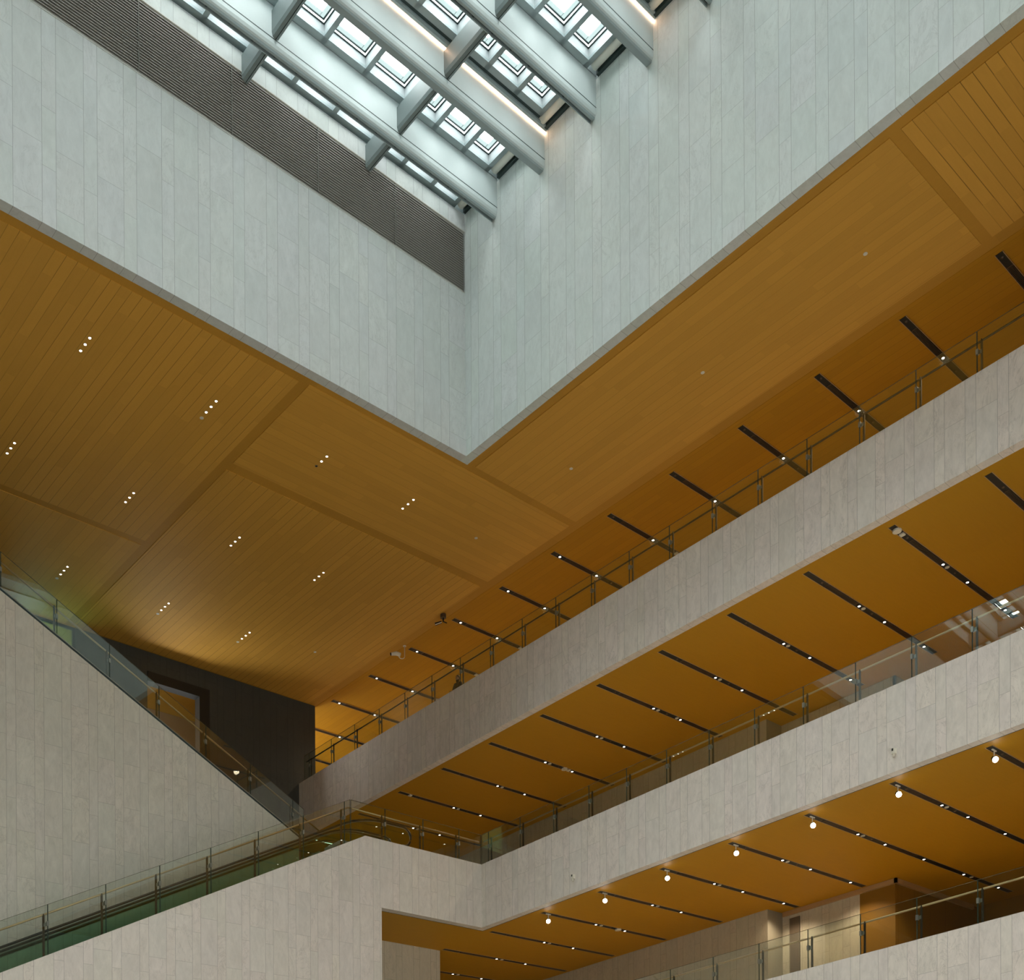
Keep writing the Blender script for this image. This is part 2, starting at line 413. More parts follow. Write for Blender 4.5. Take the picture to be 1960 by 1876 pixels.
struct('floor', MB().box(2, 26.0, 38.8, 47.4, 15.5, 15.86), M_bounce_damp)
struct('floor', MB().box(-10, 12.5, 38.8, 47.4, 22.9, 23.3), M_bounce_damp)  # unseen landing slab, added to shade the far-left ceiling
fl = MB()
for k in range(46): fl.box(12.5 + k * 0.3, 12.8 + k * 0.3, 38.75, 42.0, 22.6 - k * 0.155, 23.1 - k * 0.155)
struct('floor', fl, M_bounce_damp)
# far wall of dark stone, with a framed opening and a teal pane standing in for a reflection
FWB = 47.46
fo = MB()
fo.box(-10, 18.6, FWB, FWB + 0.4, -2, HC).box(18.6, 20.9, FWB, FWB + 0.4, -2, 23.6)
fo.box(20.9, 24.0, FWB, FWB + 0.4, -2, HC).box(24.0, 26.89, FWB, FWB + 0.4, -2, 21.5).box(24.0, 26.89, FWB, FWB + 0.4, 26.33, HC)
fo.box(26.89, 32.41, FWB, FWB + 0.4, -2, HC).box(32.41, 48, FWB, FWB + 0.4, -2, H4b)
struct('wall_far', fo, MS_dark)
d1 = struct('door_1', MB().box(24.0, 26.4, FWB - 0.05, FWB + 0.35, 25.92, 26.33).box(26.4, 26.89, FWB - 0.05, FWB + 0.35, 21.5, 26.33), M_black)
w1 = struct('window_1', MB().box(18.6, 20.9, FWB + 0.02, FWB + 0.1, 27.05, HC).box(20.8, 20.9, FWB + 0.02, FWB + 0.1, 23.6, HC), M_black)
MB().box(18.6, 20.8, FWB + 0.05, FWB + 0.07, 23.6, 27.05).build('pane', M_teal, w1)  # teal tint paints a reflection, no real window behind it
# room behind the opening
rb = MB().box(21.5, 30, 52, 52.3, 20, HC).box(29.5, 29.8, FWB + 0.4, 52, 20, HC)
struct('wall_back_room', rb, plain('back_room_plaster', (0.34, 0.25, 0.20), 0.8))

# gallery back walls (middle and lower storeys)
bw = MB()
bw.box(39.6, 40.9, 27.36, 47.4, H2, H4b + 0.01).box(40.6, 40.9, 23.96, 27.36, H2, H4b + 0.01)
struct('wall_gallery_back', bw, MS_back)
tw = MB().box(40.6, 40.9, 22.52, 23.96, H2, H4b + 0.01).box(40.9, 47.4, 22.52, 22.9, H2, H4b + 0.01).box(47.0, 47.4, -8, 22.52, H2, H4b + 0.01)
struct('wall_gallery_timber', tw, MW_wall)
struct('wall_east', MB().box(47.4, 48, -8, 60, -2, HC), MW_wall)
struct('wall_end', MB().box(31.8, 48, 59.6, 60, 20, HC), MW_wall)
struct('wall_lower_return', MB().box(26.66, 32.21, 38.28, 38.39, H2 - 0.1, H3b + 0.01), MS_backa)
struct('trim_4', MB().box(40.5, 40.6, 22.42, 27.3, H3b - 0.17, H3b + 0.005).box(40.5, 46.6, 22.42, 22.52, H3b - 0.17, H3b + 0.005), M_edge)
struct('trim_5', MB().box(40.5, 40.6, 22.42, 26.3, H4b - 0.42, H4b - 0.02).box(40.5, 41.6, 22.42, 22.52, H4b - 0.42, H4b - 0.02), MS_back)
struct('door_2', MB().box(40.55, 40.6, 26.55, 27.0, H2, H3b - 0.3), plain('brown_door', (0.12, 0.09, 0.06), 0.6))

# ------------------------------------------------------------------ skylight
BEAMS = [28.55, 26.38, 24.23, 22.04, 19.93] + [19.93 - 2.155 * k for k in range(1, 7)]
A0 = -8.0
PUR = [22.66 - 4.33 * k for k in range(7)]
ordw = ['first', 'second', 'third', 'fourth', 'fifth', 'sixth', 'seventh', 'eighth', 'ninth', 'tenth', 'eleventh', 'twelfth', 'thirteenth']
def beam(b, i):
    slot = i in (0, 2, 4, 6, 8, 10, 12)
    kind = 'with a dark slot under it' if slot else ('with a warm light line above it' if i in (1, 3) else 'with a plain underside')
    t = thing('roof_beam', 'deep pale grey skylight beam %s, %s out from the louvred wall' % (kind, ordw[i]), 'beam', (12, b, 34.0), 'skylight beams')
    MB().prism([(b, 35.2), (b, 34.17), (b + 0.02, 34.09), (b + 0.05, 34.05), (b + (0.15 if slot else 0.25), 34.05), (b + (0.15 if slot else 0.25), 35.2)], 'a', A0, AK).build('web', M_beam, t)
    MB().prism([(b + 0.05, 34.05), (b + 0.075, 34.0), (b + (0.15 if slot else 0.25), 34.0), (b + (0.15 if slot else 0.25), 34.05)], 'a', A0, AK).build('shaded_underside', M_mull, t)  # shade on the beam's underside put into a darker grey than the web
    MB().box(A0, AK, b - 0.004, b, 34.29, 34.312).build('reveal_line', M_line, t)
    if slot:
        MB().box(A0, AK, b + 0.15, b + 0.225, 34.10, 35.2).build('cable_slot', M_line, t)
        MB().box(A0, AK, b + 0.225, b + 0.25, 34.0, 35.2).build('far_lip', M_mull, t)
        g = MB()
        for k in range(48): g.box(A0 + 0.5 + k * 0.7, A0 + 0.56 + k * 0.7, b + 0.16, b + 0.22, 34.06, 34.12)
        g.build('cable_clips', M_line, t)
    seam = MB()
    for a in PUR: seam.box(a - 0.004, a + 0.004, b - 0.002, b, 34.17, 35.15)
    seam.build('seams', M_mull, t)
    return t
for i, b in enumerate(BEAMS): beam(b, i)

def cross(a, b0, b1, i, j):
    rown = ['nearest the marble end wall', 'second from the marble end wall', 'third from the marble end wall', 'fourth from the end wall', 'fifth from the end wall', 'sixth from the end wall', 'seventh from the end wall', 'eighth from the end wall', 'ninth from the end wall'][j]
    bay = 'beside the louvred wall' if i == 0 else 'in skylight bay %s from the louvred wall' % ordw[i]
    t = thing('cross_beam', 'short grey cross beam %s, %s' % (bay, rown), 'beam', (a, (b0 + b1) / 2, 34.3), 'short skylight cross beams')
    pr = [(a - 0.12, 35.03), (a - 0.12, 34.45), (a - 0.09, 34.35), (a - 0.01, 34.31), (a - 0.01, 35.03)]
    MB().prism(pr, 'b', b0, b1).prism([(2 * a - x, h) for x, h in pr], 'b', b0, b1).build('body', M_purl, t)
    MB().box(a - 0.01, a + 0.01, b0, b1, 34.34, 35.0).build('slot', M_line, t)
for i in range(len(BEAMS)):
    b0 = BEAMS[i] + 0.25; b1 = BEAMS[i - 1] if i else BK
    for j, a in enumerate(PUR): cross(a, b0, b1, i, j)

MUL = [26.12, 25.10, 23.92]
while MUL[-1] > A0 + 3:
    top = MUL[-1]
    MUL += [22.74] if len(MUL) == 3 else [MUL[-1] - 1.44]
def roof_bay(i):
    b0 = BEAMS[i] + 0.22 if i < len(BEAMS) else 5.0
    b1 = BEAMS[i - 1] - 0.02 if i else BK + 0.05
    w = MB(); F = 35.19
    shift = i in (2, 4)
    if shift: b1 -= 0.24
    # flange lattice
    w.box(A0, 26.19, b0, b0 + 0.10, F, F + 0.08).box(A0, 26.19, b1 - 0.20, b1, F, F + 0.08)
    for a in MUL: w.box(a - 0.075, a + 0.075, b0, b1, F, F + 0.08)
    o = struct('window_%d' % (i + 2), w, M_mull)
    if shift:
        MB().box(A0, 26.5, b1 + 0.16, b1 + 0.20, F - 0.03, F + 0.02).build('pale_strip', M_beam, o)
        MB().box(A0, 26.5, b1 + 0.10, b1 + 0.16, F - 0.03, F + 0.02).build('grey_strip', M_mull, o)
        MB().box(A0, 26.19, b1, b1 + 0.10, F + 0.02, F + 0.06).build('dark_strip', M_line, o)
    r = MB()
    for k in range(len(MUL) - 1):
        a1, a0 = MUL[k] - 0.05, MUL[k + 1] + 0.05
        c0, c1 = b0 + 0.08, b1 - 0.17
        r.box(a0 - 0.02, a0, c0, c1, F + 0.08, 35.60).box(a1, a1 + 0.02, c0, c1, F + 0.08, 35.60)
        r.box(a0, a1, c0 - 0.02, c0, F + 0.08, 35.60).box(a0, a1, c1, c1 + 0.02, F + 0.08, 35.60)
    r.build('reveals', M_white, o)
    g = MB()
    for k in range(len(MUL) - 1):
        a1, a0 = MUL[k] - 0.05, MUL[k + 1] + 0.05
        c0, c1 = b0 + 0.08, b1 - 0.17
        for z, q, th in ((35.54, 0.0, 0.03), (35.59, 0.055, 0.03)):
            g.box(a0 + q, a0 + q + th, c0 + q, c1 - q, z, z + 0.03).box(a1 - q - th, a1 - q, c0 + q, c1 - q, z, z + 0.03)
            g.box(a0 + q, a1 - q, c0 + q, c0 + q + th, z, z + 0.03).box(a0 + q, a1 - q, c1 - q - th, c1 - q, z, z + 0.03)
    g.build('gaskets', M_line, o)
    for k in range(len(MUL) - 1):
        a1, a0 = MUL[k] - 0.05, MUL[k + 1] + 0.05
        c0, c1 = b0 + 0.08, b1 - 0.17
        q = MB().mat(0).box(a0 + 0.17, a1 - 0.17, c0 + 0.17, c1 - 0.17, 35.66, 35.68)
        q.mat(1).box(a0, a0 + 0.17, c0, c1, 35.66, 35.68).box(a1 - 0.17, a1, c0, c1, 35.66, 35.68)
        q.box(a0 + 0.17, a1 - 0.17, c0, c0 + 0.17, 35.66, 35.68).box(a0 + 0.17, a1 - 0.17, c1 - 0.17, c1, 35.66, 35.68)
        q.build('pane', [M_pane, M_frit], o)
        if i in (1, 3):     # folded chain arms beside the near frame
            MB().tube([(a1 - 0.04, c0 + 0.30, 35.54), (a1 - 0.34, c0 + 0.22, 35.50)], 0.022, 6).tube([(a1 - 0.04, c0 + 0.36, 35.54), (a1 - 0.34, c0 + 0.26, 35.50)], 0.014, 6).build('opener_arm', M_mull, o)
        elif i in (2, 4):
            MB().tube([(a1 - 0.02, c0 + 0.35, 35.50), (a1 - 0.06, c0 + 0.75, 35.45), (a1 + 0.05, c0 + 0.80, 35.35)], 0.022, 6).box(a1 - 0.05, a1 + 0.03, c0 + 0.3, c0 + 0.75, 35.35, 35.42).build('opener_arm', M_mull, o)
    # roof skirt closing the gap to the beams
    s_ = MB().box(A0, 26.595, b0 - 0.24, b0 + 0.03, 35.21, 35.7).box(A0, 26.19, b1, b1 + (0.26 if shift else 0.04), 35.27, 35.7)
    s_.build('skirt', M_mull, o)
for i in range(len(BEAMS) + 1): roof_bay(i)

# roller blinds at the end wall, one to a bay
for i in range(8):
    b0 = BEAMS[i] + 0.26; b1 = BEAMS[i - 1] - 0.10 if i else BK - 0.03
    lab = 'rolled cream blind at the end wall %s' % ('in the narrow bay beside the louvred wall' if i == 0 else 'in skylight bay %s out from the louvred wall' % ordw[i])
    t = thing('roller_blind', lab, 'blind', (26.45, (b0 + b1) / 2, 35.1), 'rolled blinds along the end wall')
    MB().tube([(26.345, b0 + 0.04, 35.30), (26.345, b1 - 0.04, 35.30)], 0.15, 16).build('fabric_roll', M_blind, t, smooth=True)
    MB().box(26.20, 26.595, b0, b1, 35.47, 35.52).build('cassette', M_mull, t)
    MB().box(26.50, 26.597, b0, b1, 35.14, 35.46).build('bottom_bar', M_line, t)

# light lines on two beams, short tubes on the second beam
for i, lab in ((1, 'warm LED light line along the top of the second skylight beam'), (3, 'warm LED light line along the top of the fourth skylight beam')):
    b = BEAMS[i]
    t = thing('light_line', lab, 'light', (18, b - 0.07, 35.1))
    MB().box(8, 26.58, b - 0.065, b - 0.02, 35.10, 35.13).build('diffuser', M_ledc, t)
    MB().box(8, 26.58, b - 0.02, b - 0.012, 35.06, 35.10).build('glow_strip', M_led, t)
    MB().box(8, 26.58, b - 0.09, b - 0.065, 35.085, 35.16).build('channel', M_beam, t)

# ------------------------------------------------------------------ glass railings
def railing(name, label, at, posts, A, Ht, Hb=None, kind='b', rail_mat=None, off=0.11, g0=None, g1=None, slope=None, rail_pts=None, flip=1):
    """straight railing; kind 'b': runs along b at a=A, kind 'a': runs along a at b=A; Ht(x): parapet height"""
    t = thing(name, label, 'railing', at)
    def P(x, d, h):
        z = (Ht(x) + h) if (h > 0.05 or Hb is None) else Hb(x) + h
        return (A + d, x, z) if kind == 'b' else (x, A + d, z)
    def slab(mb, x0, x1, d0, d1, h0, h1):
        vs = []
        for h in (h0, h1):
            for x, d in ((x0, d0), (x1, d0), (x1, d1), (x0, d1)): vs.append(P(x, d, h))
        mb.add(vs, [(3, 2, 1, 0), (4, 5, 6, 7), (0, 1, 5, 4), (1, 2, 6, 5), (2, 3, 7, 6), (3, 0, 4, 7)]); return mb
    js = [p + off for p in posts]          # joints between glass panels
    ends = sorted([g0] + [j for j in js if g0 + 0.2 < j < g1 - 0.2] + [g1])
    for x0, x1 in zip(ends[:-1], ends[1:]):
        gp = slab(MB(), x0 + 0.012, x1 - 0.012, 0.0, 0.018, 0.0, 1.2).build('glass_panel', M_glass, t)
        e = MB(); slab(e, x0 + 0.004, x0 + 0.012, 0.0, 0.018, 0.0, 1.2); e.build('edge', M_gedge, gp); e = MB(); slab(e, x1 - 0.012, x1 - 0.004, 0.0, 0.018, 0.0, 1.2)
        e.build('edge', M_gedge, gp)
        e = MB(); slab(e, x0 + 0.004, x1 - 0.004, 0.0, 0.018, 1.2, 1.21); e.build('top_edge', M_gline, gp)
    for p in posts:
        po = slab(MB(), p - 0.03, p + 0.03, 0.06, 0.09, -0.02, 0.93).build('post', M_post, t)
        c = MB(); slab(c, p + off - 0.035, p + off + 0.03, -0.02, 0.06, 0.58, 0.72)
        slab(c, min(p, p + off), max(p, p + off), 0.055, 0.07, 0.60, 0.70); c.build('clamp', M_steel, po)
        a2 = MB(); slab(a2, p - 0.012, p + 0.012, 0.05, 0.10, 0.90, 0.98); a2.build('saddle', M_post, po)
    pts = rail_pts or [P(g0, 0.12, 0.96), P(g1, 0.12, 0.96)]
    MB().tube(pts, 0.030, 8).build('handrail', rail_mat or M_rail, t, smooth=True)
    return t
railing('glass_railing', 'glass railing with dark bronze handrail on the upper gallery edge', (AF + 0.12, 20, H4),
        [14.95 + 1.765 * k for k in range(-3, 19)], AF + 0.12, lambda x: H4, None, 'b', M_post, 0.10, 8.0, 47.2)
railing('glass_railing', 'glass railing with brass handrail on the middle gallery edge facing the atrium', (AF + 0.12, 20, H3),
        [15.13 + 1.765 * k for k in range(-3, 12)], AF + 0.12, lambda x: H3, None, 'b', M_rail, 0.10, 8.0, BF + 0.13)
railing('glass_railing', 'glass railing with brass handrail on the lowest gallery edge', (AF + 0.12, 20, H2),
        [15.02 + 1.765 * k for k in range(-3, 12)], AF + 0.12, lambda x: H2, None, 'b', M_rail, 0.10, 8.0, BF + 0.13)
def fh(x): return H3 - SLOPE * (25.95 - x)
railing('glass_railing', 'short level glass railing over the return wall, escalator loops behind', (29, BF + 0.13, H3),
        [26.84, 28.61, 30.38], BF + 0.13, lambda x: H3, lambda x: min(H3, fh(x)), 'a', M_rail, 0.10, 25.42, AF + 0.10)
railing('glass_railing', 'glass railing sloping up along the marble parapet in front of the escalators', (20, BF + 0.13, fh(20)),
        [10.9, 12.68, 14.46, 16.24, 18.01, 19.79, 21.56, 23.33, 25.05], BF + 0.13, lambda x: fh(x) + 0.28, fh, 'a', M_rail, 0.10, 9.5, 25.40)
def sh(x): return stair_h(x) + 0.08
railing('glass_railing', 'glass railing descending along the top of the upper stair wall', (20, BS + 0.13, sh(20)),
        [12.7, 14.5, 16.28, 18.06, 19.83, 21.61, 23.40, 25.20], BS + 0.08, sh, None, 'a', M_rail, 0.06, 11.2, 25.75,
        rail_pts=[(11.2, BS + 0.2, sh(11.2) + 0.96), (26.7, BS + 0.2, sh(26.7) + 0.96)])

# ------------------------------------------------------------------ escalators
def rail_h(a): return fh(a) + 0.78
def escalator(bn, bf, label, end):
    t = thing('escalator', label, 'escalator', (20, (bn + bf) / 2, fh(20)))
    def path(off=0.0):
        pts = [(9.0, rail_h(9.0) + off), (25.2, rail_h(25.2) + off)]
        a0, h0 = pts[-1]; top = 16.93 + off
        for k in range(1, 9):                        # ease into the level run
            s = k / 8; a = a0 + 1.9 * s
            pts.append((a, h0 + SLOPE * 1.9 * (s - s * s / 2) * 1.0 + (top - h0 - SLOPE * 0.95) * s))
        r = 0.36 + off
        cxx = end - 0.36; czz = 16.93 - 0.36
        for k in range(0, 11):
            th = math.pi / 2 - k / 10 * math.pi * 1.05
            pts.append((cxx + r * math.cos(th), czz + r * math.sin(th)))
        return pts
    for b in (bn, bf):
        MB().tube([(a, b, h) for a, h in path()], 0.036, 8).build('handrail', M_rubber, t, smooth=True)
        MB().tube([(a, b, h) for a, h in path(-0.055)], 0.014, 6).build('rail_guide', M_steel, t, smooth=True)
        up_p = path(-0.07); lo = [(a, h - 0.85) for a, h in [(9.0, rail_h(9.0) - 0.07), (25.2, rail_h(25.2) - 0.07), (27.1, 16.90), (end - 0.36, 16.90)]]
        top = [q for q in up_p if q[1] > 15.9 or q[0] < 26]
        top = up_p[:10 + 6]
        outline = top + list(reversed(lo))
        MB().prism(outline, 'b', b - 0.008, b + 0.008).build('balustrade_glass', M_green, t)
        s = 0.12
        sk = [(9.0, rail_h(9.0) - 0.90), (25.2, rail_h(25.2) - 0.90), (27.1, 16.06), (end + 0.1, 16.06), (end + 0.1, 15.86), (26.4, 15.86), (25.2, rail_h(25.2) - 1.2), (9.0, rail_h(9.0) - 1.2)]
        MB().prism(sk, 'b', b - s / 2, b + s / 2).build('skirt', M_esc, t)
    st = MB()
    k = 0; a = 9.0
    while a < 25.4:
        h = rail_h(a) - 1.12
        st.box(a, a + 0.42, bn + 0.07, bf - 0.07, h - 0.35, h + 0.02); a += 0.41
    st.box(25.4, end + 0.8, bn + 0.07, bf - 0.07, 15.80, 15.93)
    st.build('steps', M_esc, t)
    return t
escalator(35.58, 36.72, 'nearer escalator with green glass sides behind the sloping railing', 28.55)
escalator(36.94, 38.08, 'farther escalator running beside the marble stair wall', 28.45)

# ------------------------------------------------------------------ ceiling slots
LAMP_W = 260
def slats(mb, a0, a1, b, h, wd):
    n = 5
    for k in range(n):
        y = b - wd / 2 + wd * (k + 1) / (n + 1)
        mb.box(a0, a1, y - 0.006, y + 0.006, h - 0.018, h - 0.002)
def spot_light(a, b, h, power, parent):
    l = bpy.data.lights.new('lamp_light', 'SPOT'); l.energy = power; l.color = (1.0, 0.80, 0.55); l.spot_size = math.radians(140); l.spot_blend = 0.6
    l.shadow_soft_size = 0.15; o = bpy.data.objects.new('lamp_light', l); C.objects.link(o); o.parent = parent
    o.location = W(a, b, h) - parent_loc(parent); return o
def slot(label, b, h, a0, segs, items, group, wd=0.20):
    """segs: (start, end, 'black'|'grille'); items: (kind, a)"""
    t = thing('ceiling_slot', label, 'ceiling slot', ((segs[0][0] + segs[-1][1]) / 2, b, h), group)
    e0, e1 = segs[0][0], segs[-1][1]
    MB().box(e0, e1, b - wd / 2, b + wd / 2, h - 0.002, h + 0.008).build('trough', M_black, t)
    MB().box(e0 - 0.02, e1 + 0.02, b - wd / 2 - 0.018, b - wd / 2, h - 0.012, h + 0.006).box(e0 - 0.02, e1 + 0.02, b + wd / 2, b + wd / 2 + 0.018, h - 0.012, h + 0.006).build('edge_trim', M_edge, t)
    for s0, s1, k in segs:
        if k == 'grille':
            g = MB(); slats(g, s0 + 0.03, s1 - 0.03, b, h, wd); g.box(s0, s0 + 0.03, b - wd / 2, b + wd / 2, h - 0.012, h - 0.002)
            g.build('grille', M_slat, t)
    for q, (kind, a) in enumerate(items):
        if kind == 'lamp' and a in (35.18, 35.22, 35.15, 39.47): spot_light(a, b, h - 0.05, LAMP_W, t)
        if kind == 'lamp':
            l = MB().disc(a, b, h - 0.022, h - 0.002, 0.042).build('lamp', M_lamp, t)
            MB().disc(a, b, h - 0.018, h - 0.002, 0.058).build('ring', M_black, l)
        elif kind == 'disc': MB().disc(a, b, h - 0.02, h - 0.002, 0.07).build('speaker_disc', M_off if h > 25 else M_pad, t)
        elif kind == 'sensor': MB().tube([(a, b, h - 0.002), (a, b, h - 0.03)], [0.045, 0.02], 10).build('sensor', M_slat, t)
        elif kind == 'pad':
            MB().tube([(a, b, h - 0.002), (a, b, h - 0.05), (a, b, h - 0.06)], [0.13, 0.13, 0.10], 16).build('dome_base', M_pad, t)
        elif kind == 'pad_small': MB().box(a - 0.07, a + 0.07, b - 0.07, b + 0.07, h - 0.04, h - 0.002).build('white_box', M_pad, t)
    return t
B0, DB = 15.03, 2.872
nth = ['nearest', 'second nearest', 'third nearest', 'fourth nearest', 'fifth nearest', 'sixth nearest', 'seventh nearest', 'eighth nearest', 'ninth nearest', 'tenth nearest', 'eleventh nearest', 'farthest but two', 'farthest but one', 'farthest']
# upper ceiling
for k in range(14):
    b = B0 - 0.09 + DB * k
    seg = [(32.74, 33.4, 'black'), (33.4, 35.1, 'grille'), (35.1, 37.0, 'black')]
    it = [('sensor', 32.95), ('lamp', 35.18), ('sensor', 36.06)]
    if k >= 6: it.append(('lamp', 33.13))
    if k in (5, 8, 9): it.append(('pad_small', 36.55))
    if k == 10: it.append(('pad', 36.62))
    slot('black ceiling slot above the upper gallery railing, %s the viewer' % (nth[k].replace('nearest', 'nearest to') if 'nearest' in nth[k] else nth[k] + ' from'), b, HC, 32.74, seg, it, 'slots in the upper ceiling')
# middle gallery ceiling
for k in range(11):
    b = B0 - 0.03 + DB * k
    end = 40.25 if k < 5 else 39.37
    seg = [(32.15, 33.27, 'black'), (33.27, 35.1, 'grille'), (35.1, 36.97, 'black'), (36.97, 38.95, 'grille'), (39.02, end, 'black')]
    it = [('sensor', 33.05), ('lamp', 35.22), ('disc', 35.48), ('sensor', 36.0), ('lamp', 36.81)]
    if k < 4: it.append(('lamp', 39.47))
    if k == 1: it = [('pad', 32.45), ('pad_small', 32.75)] + it
    if k == 9: it.append(('pad_small', 32.75))
    if k == 7: it += [('pad', 36.35), ('pad_small', 36.6)]
    if k in (5,): it.append(('disc', 36.6))
    slot('black ceiling slot over the middle gallery, %s the viewer' % nth[k].replace('nearest', 'nearest to'), b, H4b + 0.01, 32.15, seg, it, 'slots in the middle gallery ceiling')
# lower gallery ceiling
for k in range(10):
    b = B0 + 0.02 + DB * k
    end = 46.24 if k < 3 else (40.4 if k < 5 else 39.40)
    seg = [(32.2, 33.15, 'black'), (33.15, 35.0, 'grille'), (35.0, 36.97, 'black'), (36.97, 38.95, 'grille'), (38.95, end, 'black')]
    it = [('sensor', 33.0), ('lamp', 35.15), ('disc', 35.45), ('sensor', 36.0), ('lamp', 36.85)]
    if k < 5: it.append(('lamp', 39.47))
    if k < 3: it += [('lamp', 42.4), ('disc', 43.0), ('lamp', 45.2)]
    if k == 6: it += [('pad', 36.45)]
    slot('black ceiling slot over the lower gallery, %s the viewer' % nth[k].replace('nearest', 'nearest to'), b, H3b + 0.01, 32.2, seg, it, 'slots in the lower gallery ceiling')
    if 0 <= k < 7 :
        t = thing('spotlight', 'bright round spotlight hung at the tip of the %s lower ceiling slot' % nth[k], 'light', (32.5, b, H3b), 'hanging spotlights')
        MB().tube([(32.5, b, H3b + 0.01), (32.5, b, H3b - 0.20)], 0.015, 6).box(32.38, 32.62, b - 0.02, b + 0.02, H3b - 0.03, H3b).build('bracket', M_pad, t)
        MB().tube([(32.55, b + 0.05, H3b - 0.20), (32.44, b - 0.06, H3b - 0.30)], [0.06, 0.085], 12).build('head', M_black, t)
        MB().tube([(32.44, b - 0.06, H3b - 0.30), (32.425, b - 0.075, H3b - 0.312)], [0.078, 0.078], 12).build('lens', M_spot, t)

# ------------------------------------------------------------------ recessed downlights of the main ceiling
cols = [14.97, 18.95, 23.0, 26.62]; rows = [(32.92, 33.22, 33.52), (38.37, 38.67, 38.97), (43.67, 43.97, 44.27)]
rown = ['row by the light well', 'middle row', 'row by the dark far wall']; coln = ['leftmost', 'second leftmost', 'third leftmost', 'rightmost']
pn = ['upper', 'middle', 'lower']
first = None
for r, row in enumerate(rows):
    for c, a in enumerate(cols):
        for k, b in enumerate(row):
            if r == 2 and c == 0: continue
            off = (r == 0 and c == 2 and k == 2)
            lab = 'ceiling downlight, %s of the %s trio in the %s' % (pn[k], coln[c], rown[r])
            t = thing('downlight', lab, 'light', (a, b, HC), 'downlights in the main ceiling')
            MB().disc(a, b, HC - 0.012, HC + 0.002, 0.052, 14).build('ring', M_off, t)
            MB().disc(a, b, HC - 0.016, HC - 0.012, 0.036, 14).build('lens', M_black if off else M_lamp, t)
for (a, b), lab in zip([(29.82, 17.31), (29.82, 22.84), (29.82, 28.4), (29.82, 33.24), (29.65, 43.4), (18.97, 33.83), (18.95, 44.6), (23.02, 44.6), (26.62, 44.6)],
        ['beyond the end wall, nearest to the viewer', 'second along the upper gallery', 'third along, out from the well corner', 'below the well corner', 'near the dark far wall', 'beside the second leftmost trio by the well', 'above the trio over the stair', 'above the second trio by the dark wall', 'above the last trio by the dark wall']):
    tag(MB().disc(a, b, HC - 0.01, HC + 0.001, 0.06, 14).build('ceiling_sensor', M_pad, at=(a, b, HC)), 'small pale disc on the amber ceiling ' + lab, 'sensor', 'pale discs on the main ceiling')

# ------------------------------------------------------------------ cameras and sensors
t = thing('security_camera', 'white bullet camera hanging from a hooked arm below the upper ceiling', 'camera', (32.42, 40.75, HC))
a, b = 32.42, 40.75
MB().disc(a, b, HC - 0.02, HC, 0.07, 14).build('mount', M_pad, t)
arc = [(a, b, HC - 0.02), (a, b, HC - 0.42)] + [(a - 0.11 + 0.11 * math.cos(th), b + (0.06 - 0.06 * math.cos(th)), HC - 0.45 - 0.11 * math.sin(th)) for th in [k * math.pi / 6 for k in range(0, 7)]]
MB().tube(arc, 0.018, 8).build('hooked_arm', M_pad, t, smooth=True)
MB().tube([(a - 0.16, b + 0.08, HC - 0.40), (a - 0.30, b + 0.2, HC - 0.33), (a - 0.46, b + 0.33, HC - 0.35)], [0.08, 0.085, 0.065], 12).build('housing', M_pad, t, smooth=True)
MB().tube([(a - 0.46, b + 0.33, HC - 0.35), (a - 0.50, b + 0.36, HC - 0.355)], [0.055, 0.055], 12).build('lens', M_black, t)
t = thing('security_camera', 'small dark camera below a round brown base beside the upper slots', 'camera', (32.17, 37.9, HC))
MB().disc(32.17, 37.9, HC - 0.14, HC, 0.12, 16).build('mount', M_slat, t)
MB().tube([(32.17, 37.9, HC - 0.14), (32.17, 37.9, HC - 0.26)], 0.03, 8).box(32.15, 32.36, 37.88, 37.92, HC - 0.30, HC - 0.27).build('arm', M_black, t)
MB().tube([(32.12, 37.95, HC - 0.30), (31.92, 38.12, HC - 0.38)], [0.05, 0.06], 10).build('housing', M_black, t)
MB().tube([(32.10, 37.92, HC - 0.33), (31.90, 38.08, HC - 0.42)], 0.016, 6).build('light_edge', M_pad, t)
for b, lab in ((17.45, 'small white sensor box on the middle gallery front, nearest the viewer'), (29.97, 'small white sensor box on the middle gallery front, near the wall corner')):
    t = thing('wall_sensor', lab, 'sensor', (AF - 0.05, b, 14.0), 'sensors on the marble front')
    MB().box(AF - 0.10, AF, b - 0.045, b + 0.06, 14.0, 14.15).build('case', M_pad, t)
    MB().box(AF - 0.104, AF - 0.10, b + 0.0, b + 0.05, 14.08, 14.15).build('window', M_black, t)
    MB().tube([(AF - 0.05, b + 0.02, 14.0), (AF - 0.05, b + 0.02, 13.93)], [0.04, 0.03], 10).build('dome', M_pad, t)

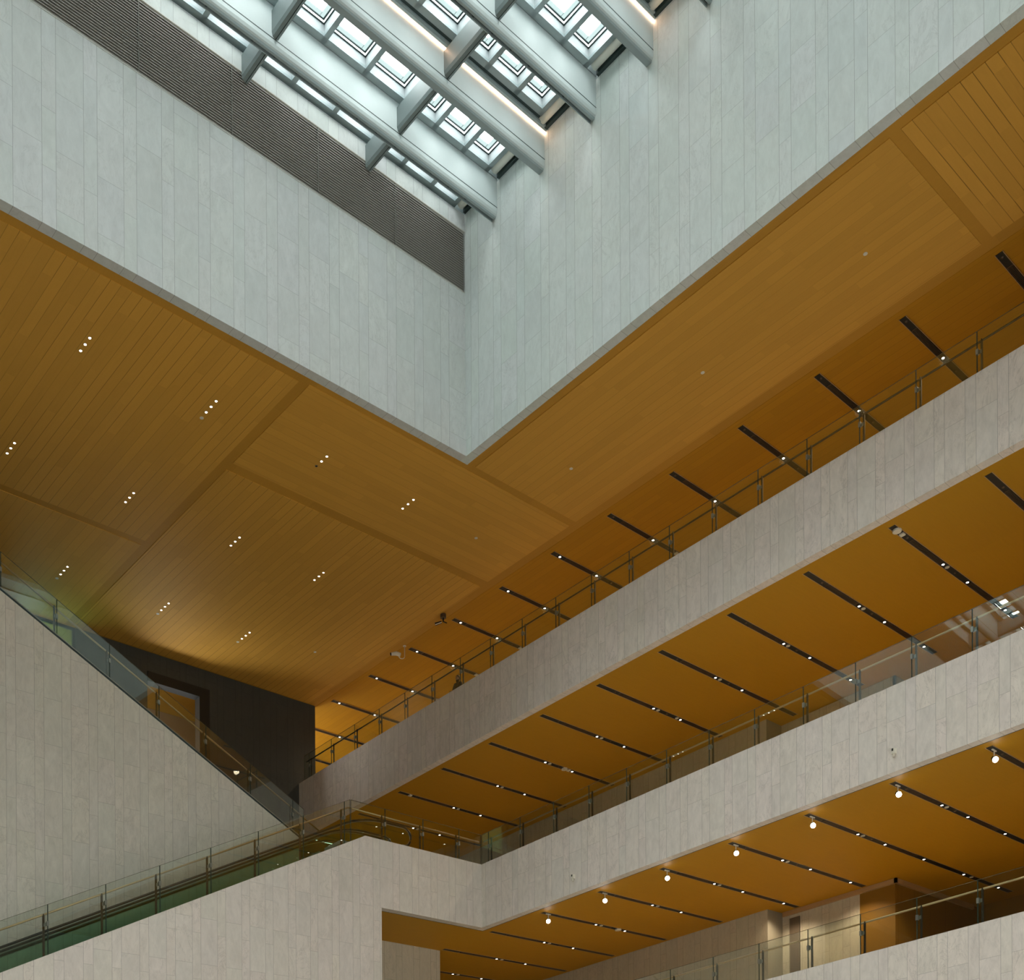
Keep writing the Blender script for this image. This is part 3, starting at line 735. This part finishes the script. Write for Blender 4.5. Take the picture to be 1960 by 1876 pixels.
# ------------------------------------------------------------------ person by the upper railing
def person():
    a0, b0, hf = 33.1, 38.08, 23.24
    t = thing('person', 'person in dark clothes standing behind the upper gallery railing, mostly hidden', 'person', (a0, b0, hf))
    J = {'pel': (0, 0, .95), 'wai': (0, 0, 1.12), 'che': (0, .01, 1.34), 'nek': (0, .01, 1.47), 'hd0': (-.01, 0, 1.56), 'hd1': (-.015, 0, 1.70),
         'hl': (0, .10, .90), 'kl': (-.02, .11, .50), 'al': (.02, .11, .09), 'tl': (-.13, .12, .04), 'hr': (0, -.10, .90), 'kr': (-.02, -.11, .50), 'ar': (.02, -.11, .09), 'tr': (-.13, -.12, .04),
         'sl': (0, .19, 1.40), 'el': (-.05, .27, 1.13), 'wl': (-.22, .16, 1.03), 'ml': (-.30, .10, 1.03), 'sr': (0, -.19, 1.40), 'er': (-.05, -.27, 1.13), 'wr': (-.22, -.16, 1.03), 'mr': (-.30, -.10, 1.03)}
    R = {'pel': .15, 'wai': .135, 'che': .15, 'nek': .055, 'hd0': .085, 'hd1': .08, 'hl': .10, 'kl': .065, 'al': .045, 'tl': .04, 'hr': .10, 'kr': .065, 'ar': .045, 'tr': .04,
         'sl': .075, 'el': .05, 'wl': .035, 'ml': .035, 'sr': .075, 'er': .05, 'wr': .035, 'mr': .035}
    E = [('pel', 'wai'), ('wai', 'che'), ('che', 'nek'), ('nek', 'hd0'), ('hd0', 'hd1'), ('pel', 'hl'), ('hl', 'kl'), ('kl', 'al'), ('al', 'tl'), ('pel', 'hr'), ('hr', 'kr'), ('kr', 'ar'), ('ar', 'tr'),
         ('che', 'sl'), ('sl', 'el'), ('el', 'wl'), ('wl', 'ml'), ('che', 'sr'), ('sr', 'er'), ('er', 'wr'), ('wr', 'mr')]
    names = list(J); L = t.location
    # five fingers to a hand, curled slightly
    verts = [Vector(J[n]) for n in names]; rad = [R[n] for n in names]; ed = [(names.index(x), names.index(y)) for x, y in E]
    for side, m in ((1, 'ml'), (-1, 'mr')):
        base = Vector(J[m]); bi = names.index(m)
        for q in range(5):
            o = Vector((-0.03, side * (-0.03 + 0.015 * q) , 0.01 if q < 4 else -0.01)) if q < 4 else Vector((0.0, -side * 0.045, 0.02))
            i0 = len(verts); verts += [base + o, base + o + Vector((-0.04 + 0.004 * abs(q - 1), 0, -0.01)), base + o + Vector((-0.055, 0, -0.035))]; rad += [0.010, 0.009, 0.008]
            ed += [(bi, i0), (i0, i0 + 1), (i0 + 1, i0 + 2)]
    me = bpy.data.meshes.new('body'); me.from_pydata(verts, ed, []); o = bpy.data.objects.new('body', me); C.objects.link(o); o.parent = t
    me.materials.append(M_cloth); me.materials.append(M_skin)
    sk = o.modifiers.new('skin', 'SKIN')
    for i, r in enumerate(rad): me.skin_vertices[0].data[i].radius = (r, r)
    me.skin_vertices[0].data[0].use_root = True
    s2 = o.modifiers.new('sub', 'SUBSURF'); s2.levels = 2; s2.render_levels = 2
    hd = MB(); cx_, cy_, cz_ = a0 - 0.02, b0, hf + 1.655
    rings = []
    for k in range(0, 9):
        th = math.pi * k / 8
        rings.append(((cx_, cy_, cz_ + 0.125 * math.cos(th)), max(0.004, 0.085 * math.sin(th) * (1 - 0.1 * math.cos(th)))))
    MB().tube([r_[0] for r_ in rings], [r_[1] for r_ in rings], 14).tube([(cx_ - .075, cy_, cz_ + .0), (cx_ - .105, cy_, cz_ - .03)], [.01, .014], 6).box(cx_ - .088, cx_ - .07, cy_ - .025, cy_ + .025, cz_ - .068, cz_ - .058).build('face', M_skin, t, smooth=True)
    MB().tube([(cx_ + .018, cy_, cz_ + 0.14), (cx_ + .018, cy_, cz_ + .10), (cx_ + .02, cy_, cz_ + .03), (cx_ + .03, cy_, cz_ - .05), (cx_ + .04, cy_, cz_ - 0.09)], [.02, .075, .094, .08, .03], 14).build('hair', M_hair, t, smooth=True)
    MB().tube([(a0, b0, hf + 1.46), (a0, b0, hf + 1.40), (a0, b0, hf + 1.2), (a0, b0, hf + .88), (a0, b0, hf + .80)], [.07, .17, .175, .18, .18], 16).build('jacket', M_cloth, t, smooth=True)
person()
